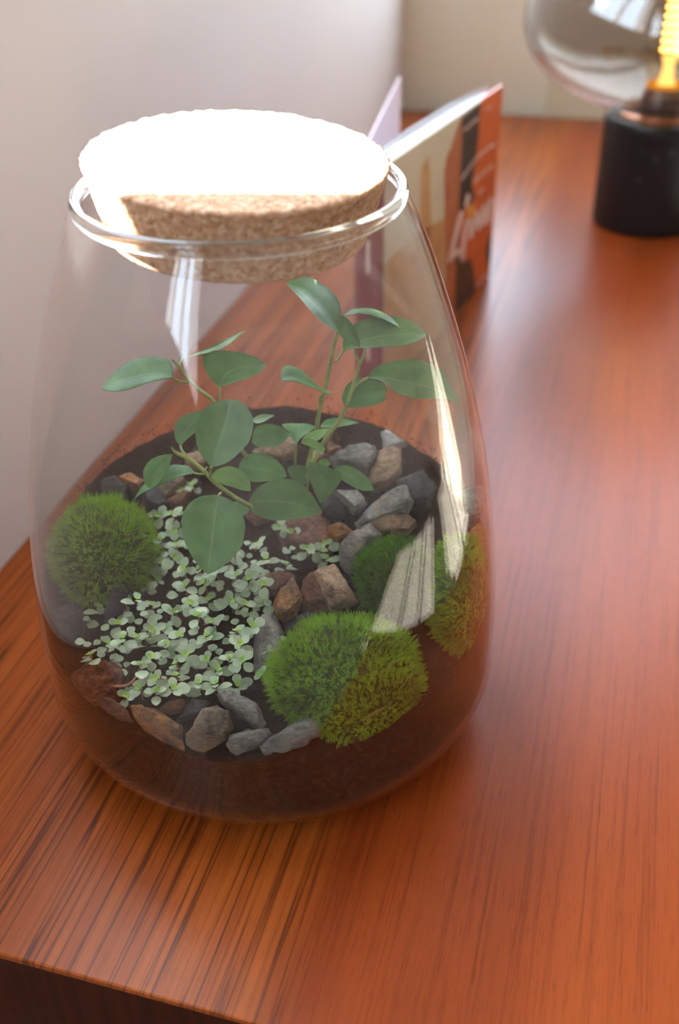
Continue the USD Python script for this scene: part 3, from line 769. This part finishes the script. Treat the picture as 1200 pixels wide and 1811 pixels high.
LEAVES = [
    # (crop, base, tip, left rim, right rim, depth at centre, normal, material, fold, droop)
    (A5, (652, 500), (318, 537), [(655, 455), (630, 415), (560, 405), (480, 416), (400, 455), (340, 508)], [(600, 512), (520, 532), (440, 558), (370, 566), (330, 558)], .005, nrm(-.1, .55, .85), 'fig_leaf', .10, .06),
    (A5, (703, 411), (1006, 272), [(760, 385), (850, 348), (920, 310), (970, 280)], [(745, 405), (830, 388), (890, 362), (945, 325), (980, 292)], .015, nrm(.2, .12, .98), 'fig_leaf', .3, .05),
    (A5, (876, 545), (1097, 432), [(828, 500), (799, 445), (797, 410), (815, 388), (870, 380), (960, 382), (1040, 400)], [(940, 527), (1010, 502), (1075, 468)], .005, nrm(.25, .45, .85), 'fig_leaf', .14, .06),
    (A5, (838, 922), (925, 604), [(795, 875), (765, 800), (764, 740), (790, 670), (840, 622)], [(900, 907), (972, 850), (1020, 790), (1036, 710), (1012, 650), (965, 610)], -.012, nrm(-.1, .88, .45), 'fig_leaf', .10, .05),
    (A5, (692, 822), (797, 655), [(664, 785), (664, 735), (690, 692), (745, 664)], [(712, 800), (745, 772), (775, 740)], .004, nrm(-.3, .7, .65), 'fig_leaf', .10, .05),
    (A5, (652, 862), (550, 1023), [(600, 868), (542, 903), (518, 950), (522, 1000)], [(645, 900), (615, 960), (580, 1005)], -.004, nrm(-.45, .65, .6), 'fig_leaf', .18, .05),
    (A5, (757, 952), (468, 1073), [(725, 917), (670, 911), (620, 928), (560, 968), (500, 1020)], [(720, 960), (640, 988), (580, 1014), (515, 1043)], -.002, nrm(-.2, .5, .85), 'fig_leaf', .08, .04),
    (A5, (830, 972), (1022, 1034), [(868, 932), (920, 921), (980, 944), (1016, 985)], [(878, 1000), (935, 1017), (990, 1034)], -.008, nrm(.2, .6, .75), 'fig_leaf_young', .22, .05),
    (A7, (868, 68), (815, 442), [(795, 72), (738, 102), (700, 170), (701, 250), (738, 348), (785, 412)], [(925, 90), (972, 140), (996, 220), (985, 292), (940, 360), (875, 415)], -.030, nrm(-.02, .78, .62), 'fig_leaf', .07, .06),
    (A5, (965, 915), (1192, 965), [(1000, 868), (1060, 857), (1130, 880), (1180, 930)], [(985, 975), (1030, 992), (1090, 990), (1150, 980)], .000, nrm(.05, .6, .8), 'fig_leaf', .08, .05),
    (AB, (0, 618), (486, 692), [(35, 560), (110, 502), (210, 474), (320, 494), (400, 556), (450, 625)], [(20, 690), (90, 732), (200, 752), (350, 735), (440, 715)], -.010, nrm(.1, .75, .65), 'fig_leaf', .08, .05),
    (AB, (18, 232), (274, 165), [(35, 150), (70, 124), (120, 114), (190, 122), (240, 142)], [(60, 262), (115, 267), (200, 252), (250, 215)], .010, nrm(.0, .6, .8), 'fig_leaf', .12, .05),
    (AB, (312, 247), (330, 106), [(278, 200), (240, 145), (218, 120), (270, 106)], [(345, 205), (395, 165), (440, 138), (400, 114)], .022, nrm(.0, .4, .9), 'fig_leaf', .10, .05),
    (AB, (345, 238), (538, 134), [(372, 185), (430, 158), (490, 140)], [(420, 235), (480, 205), (520, 160)], .012, nrm(-.2, .5, .85), 'fig_leaf_young', .15, .05),
    (AB, (345, 240), (508, 275), [(375, 205), (430, 220), (480, 245)], [(390, 258), (450, 285), (492, 300)], .004, nrm(.2, .6, .75), 'fig_leaf_young', .25, .05),
    (AB, (472, 132), (731, 97), [(510, 85), (572, 72), (655, 79)], [(545, 135), (620, 125), (690, 111)], .030, nrm(.1, .35, .95), 'fig_leaf', .15, .05),
    (AB, (425, 358), (470, 642), [(396, 385), (392, 440), (418, 520), (445, 590)], [(480, 380), (560, 412), (608, 430), (614, 470), (585, 525), (535, 590)], .000, nrm(.1, .85, .5), 'fig_leaf', .10, .05),
    (AB, (563, 400), (831, 548), [(600, 388), (640, 385), (710, 410), (778, 458), (815, 510)], [(600, 472), (680, 522), (750, 552)], .006, nrm(.25, .6, .75), 'fig_leaf', .10, .05),
    (AB, (392, 448), (253, 402), [(385, 400), (340, 385), (290, 388)], [(385, 500), (340, 512), (290, 480)], .010, nrm(.0, .65, .75), 'fig_leaf', .08, .05),
    (AB, (460, 362), (541, 374), [(480, 343), (515, 345)], [(480, 388), (520, 394)], .010, nrm(.0, .5, .85), 'fig_leaf_young', .15, .05),
    (A5, (1024, 702), (1133, 676), [(1060, 678), (1100, 672)], [(1050, 718), (1100, 700)], .018, nrm(.0, .3, .95), 'fig_leaf', .15, .05),
    (A5, (928, 1088), (1017, 1120), [(960, 1086), (1000, 1098)], [(945, 1130), (975, 1152), (1005, 1142)], -.004, nrm(.0, .5, .85), 'fig_leaf', .1, .05),
    # the two tall stems at the right
    (A6, (398, 288), (137, 46), [(330, 250), (268, 190), (208, 120), (165, 72)], [(412, 232), (411, 170), (388, 125), (320, 62), (250, 27), (185, 31)], .030, nrm(-.45, .35, .82), 'fig_leaf', .26, .06),
    (A6, (420, 205), (490, 358), [(392, 240), (402, 285), (440, 330)], [(452, 232), (482, 280), (496, 325)], .024, nrm(-.7, .6, .45), 'fig_leaf', .35, .1),
    (A6, (424, 206), (686, 250), [(450, 184), (500, 177), (560, 182), (622, 200), (665, 228)], [(455, 206), (510, 192), (570, 204), (630, 230)], .040, nrm(.2, .1, .97), 'fig_leaf', .2, .10),
    (A6, (422, 372), (813, 292), [(415, 330), (460, 262), (520, 226), (600, 215), (700, 220), (775, 252)], [(470, 366), (530, 362), (620, 355), (700, 350), (770, 326)], .034, nrm(.15, .45, .88), 'fig_leaf', .12, .05),
    (A6, (533, 502), (966, 622), [(560, 458), (630, 430), (720, 419), (800, 429), (880, 462), (940, 530)], [(580, 512), (620, 532), (660, 570), (720, 590), (800, 598), (880, 595), (935, 602)], .030, nrm(.2, .5, .85), 'fig_leaf', .10, .08),
    (A6, (425, 632), (626, 568), [(410, 595), (420, 560), (445, 528), (505, 505), (565, 512), (612, 530)], [(450, 645), (520, 640), (590, 625), (621, 600), (605, 575)], .028, nrm(.05, .65, .75), 'fig_leaf', .18, .06),
    (A6, (372, 572), (124, 500), [(310, 545), (255, 498), (200, 455), (150, 442), (128, 460)], [(340, 577), (300, 560), (240, 537), (180, 519), (140, 517)], .022, nrm(-.15, .5, .85), 'fig_leaf', .15, .05),
]
for fn, b, t_, lf, rg, d, n, m_, fo, dr in LEAVES:
    pts = fn([b, t_] + lf + rg)
    cx, cy = np.mean(pts, axis=0)
    leaf_sheet(pts[0], pts[1], pts[2:2 + len(lf)], pts[2 + len(lf):], vpt(cx, cy, d), n, m_, fig, fo, dr)


def stem(pts, r0, r1, sides=8, name='stem', n=24):
    P = smooth_line([vpt(*p) for p in pts], n)
    obj(name, tube(P, np.linspace(r0, r1, n) * .86, sides), 'fig_stem', fig, smooth=60)


stem([(534, 868, .016), (545, 820, .018), (556, 775, .02), (566, 720, .022), (578, 672, .024), (590, 612, .027), (598, 585, .028)], .0013, .0009)
stem([(540, 866, .012), (556, 812, .014), (575, 778, .018), (604, 736, .022), (622, 690, .026), (636, 640, .028)], .0013, .0009)
stem([(636, 642, .028), (628, 625, .029), (628, 610, .029)], .0007, .0006, 6, 'petiole', 8)
stem([(636, 642, .028), (644, 622, .029), (643, 606, .029)], .0010, .0005, 6, 'petiole', 8)
stem([(592, 640, .025), (602, 628, .028), (610, 614, .031)], .0006, .0005, 6, 'petiole', 8)
stem([(622, 690, .026), (634, 678, .027), (650, 668, .029)], .0006, .0006, 6, 'petiole', 8)
stem([(604, 736, .022), (610, 722, .025), (612, 714, .027)], .0006, .0005, 6, 'petiole', 8)
stem([(566, 716, .022), (565, 703, .022), (578, 695, .022)], .0007, .0005, 6, 'petiole', 8)
stem([(530, 866, .008), (500, 890, -.004), (470, 900, -.010), (436, 892, -.012), (405, 873, -.010), (378, 852, -.009), (362, 834, -.006), (335, 813, -.004), (316, 803, -.003)], .0013, .0010)
stem([(316, 803, -.003), (306, 796, -.003), (303, 790, -.003)], .0010, .0003, 6, 'bud', 8)
stem([(526, 862, .012), (480, 842, .008), (430, 800, .004), (395, 745, .004), (376, 708, .004), (350, 688, .006), (326, 662, .009), (318, 648, .010)], .0012, .0008)
stem([(318, 648, .010), (310, 642, .010), (304, 636, .010)], .0008, .0003, 6, 'bud', 8)
stem([(318, 650, .010), (320, 640, .012), (325, 633, .013)], .0007, .0005, 6, 'petiole', 8)
stem([(334, 676, .008), (320, 675, .006), (304, 667, .005)], .0006, .0005, 6, 'petiole', 8)
stem([(389, 720, .004), (389, 705, .004), (388, 685, .004)], .0006, .0006, 6, 'petiole', 8)
stem([(335, 813, -.004), (324, 800, -.002), (319, 788, .003)], .0007, .0006, 6, 'petiole', 8)
stem([(362, 838, -.007), (350, 838, -.005), (343, 836, -.003)], .0006, .0005, 6, 'petiole', 8)
stem([(371, 845, -.009), (372, 836, -.011), (373, 826, -.013)], .0007, .0007, 6, 'petiole', 8)
stem([(368, 842, -.008), (363, 832, -.008), (366, 826, -.006)], .0010, .0003, 6, 'bud', 8)
stem([(390, 872, -.012), (388, 874, -.02), (386, 876, -.026)], .0007, .0006, 6, 'petiole', 8)
stem([(532, 862, .014), (522, 820, .012), (523, 786, .014)], .0008, .0006, 6, 'petiole', 10)
stem([(534, 866, .010), (480, 840, .008), (447, 798, .008)], .0007, .0006, 6, 'petiole', 10)
stem([(540, 860, .012), (546, 834, .006), (553, 816, .003)], .0008, .0006, 6, 'petiole', 10)

# ------------------------------------------------------------------ small-leaved creeper
creeper = thing('creeping_plant', 'low creeper with many tiny round silvery leaves on reddish stems', 'plant')
region = Polygon([(255, 925), (268, 903), (330, 905), (345, 935), (400, 985), (438, 960), (470, 938), (520, 922), (536, 940), (545, 975), (530, 1005), (500, 1000), (472, 1020), (470, 1085), (450, 1105), (440, 1150),
                  (440, 1180), (436, 1205), (405, 1228), (340, 1232), (270, 1238), (205, 1228), (176, 1180), (142, 1150), (138, 1095), (170, 1060), (235, 1060), (232, 1030), (204, 1000), (215, 975)])
pts, tries = [], 0
cg = np.random.default_rng(21)
while len(pts) < 72 and tries < 20000:
    tries += 1
    p = cg.random(2) * (410, 340) + (135, 900)
    if region.contains(Point(p)) and all(np.hypot(*(p - q)) > 21 for q in pts):
        pts.append(p)
pts += [np.array(p, float) for p in [(340, 858), (322, 868), (566, 975), (578, 988), (552, 972), (488, 1140), (470, 1150), (462, 1192), (150, 1052), (205, 1060), (575, 962)]]
LT = np.array([(0, 0), (.10, .16), (.30, .36), (.55, .46), (.78, .38), (.93, .2), (1.0, 0)])


def round_leaf(p, direction, normal, length, cup):
    """A little round leaf: 7 x 3 points, slightly cupped."""
    d = direction / np.linalg.norm(direction)
    s = np.cross(normal, d); s /= np.linalg.norm(s); n = np.cross(d, s)
    v, uv = [], []
    for t, w in LT:
        w = max(w, .02)
        for k in (-1, 0, 1):
            v.append(p + length * (d * t + s * w * k * .95 + n * (cup * abs(k) * w * .5 - .25 * t * t + .1 * t)))
            uv.append((k / 2 + .5, t))
    f = []
    for i in range(len(LT) - 1):
        for k in range(2):
            a = i * 3 + k
            f += [(a, a + 1, a + 4), (a, a + 4, a + 3)]
    return np.array(v), np.array(f), uv


buds, stems_ = [], []
leaf_count = 0
for i, p in enumerate(pts):
    lift = .004 + .017 * cg.random()
    if i >= 72:
        lift = .008
    top = soil_at(p[0], p[1], lift)
    foot = soil_at(p[0] + cg.normal() * 14, p[1] + 22 + cg.normal() * 8, -.001)
    foot = top * .35 + foot * .65; foot[2] = max(min(foot[2], top[2] - .003), float(soil_z(foot[0], foot[1])) + .0015)
    top, foot = inside(np.array([top, foot]), .004)
    axis = np.array([0, 0, 1.]) + TOCAM * .35 + cg.normal(size=3) * .38; axis /= np.linalg.norm(axis)
    P = smooth_line([foot, (foot + top) / 2 + cg.normal(size=3) * .0008, top], 6)
    stems_.append(tube(P, .00032, 5))
    ph = cg.random() * np.pi
    e = np.cross(axis, [1, 0.3, 0]); e /= np.linalg.norm(e); q = np.cross(axis, e)
    for ring, (ln, dn, tilt) in enumerate(((.0042, .0, .45), (.0056, .0022, .10))):
        for k in range(2):
            a = ph + ring * np.pi / 2 + k * np.pi + cg.normal() * .2
            o = math.cos(a) * e + math.sin(a) * q
            L = ln * (.75 + .4 * cg.random())
            vv, ff, uv = round_leaf(top - axis * dn + o * .0004, o + axis * tilt, axis, L, .25)
            vv = above(inside(vv, .0005))
            obj('leaf', (vv, ff), 'creeper_leaf', creeper, smooth=True, uv=uv)
            leaf_count += 1
    for k in range(4):
        a = ph + np.pi / 4 + k * np.pi / 2
        o = math.cos(a) * e + math.sin(a) * q
        vv, ff, uv = round_leaf(top + axis * .0003, o + axis * .8, axis, .0019, .3)
        buds.append(trimesh.Trimesh(inside(vv, .0004), ff, process=False))
obj('new_growth', cat(buds), 'creeper_bud', creeper, smooth=True, kind='stuff', label='bright green new leaves at the shoot tips')
obj('stems', cat(stems_), 'creeper_stem', creeper, smooth=60, kind='stuff')
low = []
for k in range(230):                                        # the leaves lower down in the mat
    while True:
        p = cg.random(2) * (410, 340) + (135, 900)
        if region.contains(Point(p)):
            break
    top = soil_at(p[0], p[1], .001 + .007 * cg.random())
    a = cg.random() * 2 * np.pi
    o = math.cos(a) * SD + math.sin(a) * HD
    vv, ff, uv = round_leaf(top, o + np.array([0, 0, .3 * cg.random()]), np.array([0, 0, 1.]) + TOCAM * .4, .003 + .0022 * cg.random(), .2)
    low.append(trimesh.Trimesh(above(inside(vv, .0005)), ff, process=False))
obj('lower_leaves', cat(low), 'creeper_leaf', creeper, smooth=True, kind='stuff')
for pts_ in ([(172, 1195), (195, 1213), (225, 1212), (245, 1190)], [(272, 1199), (300, 1205), (322, 1212)]):
    P = smooth_line([soil_at(x, y, .006) for x, y in pts_], 14)
    obj('runner', tube(inside(P, .001), .0006, 6), 'creeper_stem', creeper, smooth=60)
# a dry twig at the foot of the front moss
P = smooth_line([on_plane(x, y, SN, np.array([0, 0, SL0 + .012])) for x, y in [(656, 1303), (668, 1285), (688, 1262)]], 10)
obj('dry_twig', tube(inside(P, .0012), np.linspace(.0009, .0005, 10), 6), 'dry_twig', smooth=60, label='thin dry brown twig caught in the front moss against the glass', cat='twig')

# ------------------------------------------------------------------ book, standing half open behind the jar
BH = .167
FE, SP = np.array([.0252, .5425]), np.array([-.0184, .3050])          # fore-edge and hinge of the front cover
SB = np.array([-.0385, .3085]); BE = np.array([-.0655, .5550])        # back cover: hinge and fore-edge


def upright(poly, z0, z1):
    m = trimesh.creation.extrude_polygon(Polygon(poly), z1 - z0, engine='earcut'); m.apply_translation([0, 0, z0]); return m


def board(a, b, t, z0, z1):
    d = (b - a) / np.linalg.norm(b - a); n = np.array([-d[1], d[0]])
    return upright([a, b, b + n * t, a + n * t], z0, z1)


book = thing('book', 'landscape book standing half open behind the jar with an orange and cream cover', 'book')
cd = (FE - SP) / np.linalg.norm(FE - SP); cnn = np.array([cd[1], -cd[0]])     # outward normal of the front cover
fc = obj('front_cover', board(SP, SP + cd * .188, .0022, .0005, BH), 'cover_cream', book, smooth=False)
obj('cover_edge', board(SP + cd * .188, FE, .0022, .0005, BH), 'cover_orange', fc, smooth=False, label='orange outer strip of the cover')
obj('back_cover', board(SB, BE, -.0018, .0005, BH), 'endpaper', book, smooth=False, label='pale pinkish inside of the back cover')
obj('spine', upright([SB + (-.0016, -.0006), SB + (.003, -.005), SP + (-.004, -.0048), SP + (.0002, -.0012), SP + (-.001, .003), SB + (.002, .003)], .0005, BH), 'cover_maroon', book, smooth=False, label='dark red spine of the book')
inn = -cnn
pg = []
for t in np.linspace(0, 1, 14):
    pg.append(SP + cd * (.003 + t * .222) + inn * (.0024 + .0165 * (1 - t) ** .55 * (1 if t > 0 else .95) + .0075 * t))
poly = [SP + cd * .003 + inn * .0023] + [SP + cd * .226 + inn * .0023] + pg[::-1]
obj('pages', upright(poly, .004, BH - .0035), 'paper', book, smooth=30, label='thick block of white pages')
for k in range(6):
    a = SP + cd * .004 + inn * (.0195 + k * .0001); b_ = SP + cd * (.19 + .012 * k) + inn * (.0235 - .0016 * k)
    d_ = (b_ - a) / np.linalg.norm(b_ - a); n_ = np.array([-d_[1], d_[0]])
    md = (a + b_) / 2 + n_ * .004
    obj('page', upright([a, md, b_, b_ + n_ * .00025, md + n_ * .00025, a + n_ * .00025], .004, BH - .0035), 'paper', book, smooth=30)
# the print on the cover, thin shapes in its plane
c3, n3 = np.array([SP[0], SP[1], 0]), np.array([cnn[0], cnn[1], 0])


def cover_print(name, px, material, layer=1, label=None):
    P = np.array([on_plane(x, y, n3, c3) for x, y in px])
    uvp = np.c_[(P - c3)[:, :2] @ cd, P[:, 2]]
    pg_ = Polygon(uvp).buffer(0).intersection(Polygon([(.001, .0015), (.2405, .0015), (.2405, BH - .0008), (.001, BH - .0008)]))
    ms = []
    for g in getattr(pg_, 'geoms', [pg_]):
        if g.area > 1e-9:
            m = trimesh.creation.extrude_polygon(g, .00012 * layer, engine='earcut')
            q = np.array(m.vertices)
            V = np.c_[SP[0] + q[:, 0] * cd[0] + q[:, 2] * cnn[0], SP[1] + q[:, 0] * cd[1] + q[:, 2] * cnn[1], q[:, 1]]
            ms.append(trimesh.Trimesh(V, m.faces, process=False))
    if ms:
        mm = cat(ms); mm.fix_normals()
        obj(name, mm, material, fc, smooth=False, label=label)


def stroke(pts, w):
    from shapely.geometry import LineString
    return list(LineString(pts).buffer(w / 2, quad_segs=4).exterior.coords)[:-1]


cover_print('cream_panel', [(600, 340), (690, 288), (813, 211), (812, 238), (800, 258), (790, 275), (785, 300), (784, 350), (789, 352), (787, 470), (780, 600), (600, 760)], 'cover_cream', 1, 'cream picture panel')
cover_print('orange_panel', [(812, 212), (892, 146), (868, 510), (790, 600), (786, 470), (785, 300)], 'cover_orange', 1)
cover_print('tan_shape', [(756, 275), (760, 300), (762, 420), (742, 430), (744, 300)], 'cover_tan', 2)
cover_print('tan_shape', [(786, 385), (780, 600), (600, 760), (600, 560), (700, 445), (750, 405)], 'cover_tan', 2)
cover_print('brown_band', [(813, 211), (817, 208), (812, 340), (804, 575), (779, 600), (787, 470), (785, 300), (790, 275), (800, 258), (812, 238)], 'cover_brown', 2)
cover_print('dark_band', [(817, 207), (849, 182), (845, 240), (839, 290), (833, 330), (839, 345), (834, 360), (823, 368), (813, 385), (809, 440), (818, 465), (832, 455), (838, 490), (840, 530), (803, 570), (806, 440), (812, 340)], 'cover_dark', 3)
cover_print('dark_spot', [(864, 420), (874, 408), (870, 485), (863, 472), (857, 445)], 'cover_dark', 3)
cover_print('yellow_patch', [(823, 368), (838, 360), (840, 376), (826, 388)], 'cover_yellow', 3)
for pts_, w in (([(814.7, 376), (806, 410), (795, 458)], 7), ([(793, 462), (811, 441), (816, 461)], 6), ([(823, 393), (819, 424), (816, 460)], 6.5),
                ([(823, 393), (830, 388), (831, 420), (842, 374), (844, 405), (855, 364), (853, 398), (867, 352), (862, 393)], 5.5), ([(827, 346), (823, 364)], 6)):
    cover_print('title_stroke', stroke(pts_, w), 'cover_ink', 5, None)
sg = np.random.default_rng(5)
for (x0, y0, x1, y1, n_) in ((818, 232, 845, 207, 5), (859, 196, 869, 188, 2), (813, 318, 838, 285, 6), (838, 282, 874, 252, 7), (835, 322, 871, 292, 7), (846, 344, 854, 332, 2), (842, 507, 859, 484, 4)):
    for k in range(n_):
        t = (k + .15) / n_; t2 = (k + .75) / n_
        a, b_ = np.array([x0 + (x1 - x0) * t, y0 + (y1 - y0) * t]), np.array([x0 + (x1 - x0) * t2, y0 + (y1 - y0) * t2])
        cover_print('small_lettering', stroke([a + (0, sg.normal()), (a + b_) / 2 + (0, sg.normal() * 2), b_ + (0, sg.normal())], 2.2), 'cover_ink', 5)
sm = []
for k, (za, zb_) in enumerate(((.028, .040), (.095, .118), (.122, .128))):
    c_ = (SB + SP) / 2 + (0, -.0049)
    sm.append(box(c_[0] - .0016, c_[1] - .0004, za, c_[0] + .0012, c_[1] + .0006, zb_))
obj('spine_lettering', cat(sm), 'cover_ink', book, smooth=False)

# ------------------------------------------------------------------ lamp
LX, LY = .1575, .7243
lamp = thing('table_lamp', 'table lamp with a smoky glass globe on a black stone cylinder', 'lamp', (LX, LY, 0))
obj('base', lathe([(0, .0003), (.0490, .0003), (.0515, .0012), (.0528, .0035), (.0531, .006), (.0535, .098), (.0528, .1035), (.0510, .1055), (.046, .1060), (0, .1060)], 96), 'black_stone', lamp, smooth=40, label='black stone base with pale specks')
obj('collar', lathe([(.030, .1061), (.040, .1061), (.040, .1085), (.030, .1085)], 64, closed=True), 'copper', lamp, smooth=40)
gz, gA, gC = .1890, .1393, .0794
gp = []
for t in np.linspace(-math.pi / 2 + .28, math.pi / 2, 48):
    gp.append((gA * math.cos(t) ** 1.0, gz + (gC if t < 0 else gC * 1.25) * math.sin(t)))
gp[-1] = (0, gp[-1][1])
gi = [(max(r - .0022, 0) if r > 0 else 0, z + (.0015 if z < gz else -.0015) * abs(z - gz) / gC) for r, z in gp]
obj('globe', cat([lathe(gp, 120), lathe(gi[::-1], 120)]), 'smoky_glass', lamp, smooth=True, label='smoky grey glass globe')
obj('socket', lathe([(0, .1086), (.021, .1086), (.021, .124), (.0185, .127), (.0185, .131), (0, .131)], 48), 'steel', lamp, smooth=40)
obj('glow_ring', lathe([(.0135, .1312), (.0178, .1312), (.0178, .1345), (.0135, .1345)], 48, closed=True), 'amber_glow', lamp, smooth=40)
bu = obj('bulb', lathe([(.0160, .1312), (.0175, .140), (.0215, .150), (.0230, .17), (.0230, .228), (.019, .240), (.010, .247), (0, .249)], 64), 'bulb_glass', lamp, smooth=True)
hel = [(.0085 * math.cos(t), .0085 * math.sin(t), .160 + .0072 * t / (2 * math.pi)) for t in np.linspace(0, 2 * math.pi * 9.5, 220)]
obj('filament', tube(hel, .0015, 6), 'filament', bu, smooth=60, label='glowing coiled filament')
obj('stem', lathe([(.0, .132), (.009, .132), (.006, .140), (.0045, .150), (.0075, .158), (.0, .158)], 24), 'stem_glow', bu, smooth=40)
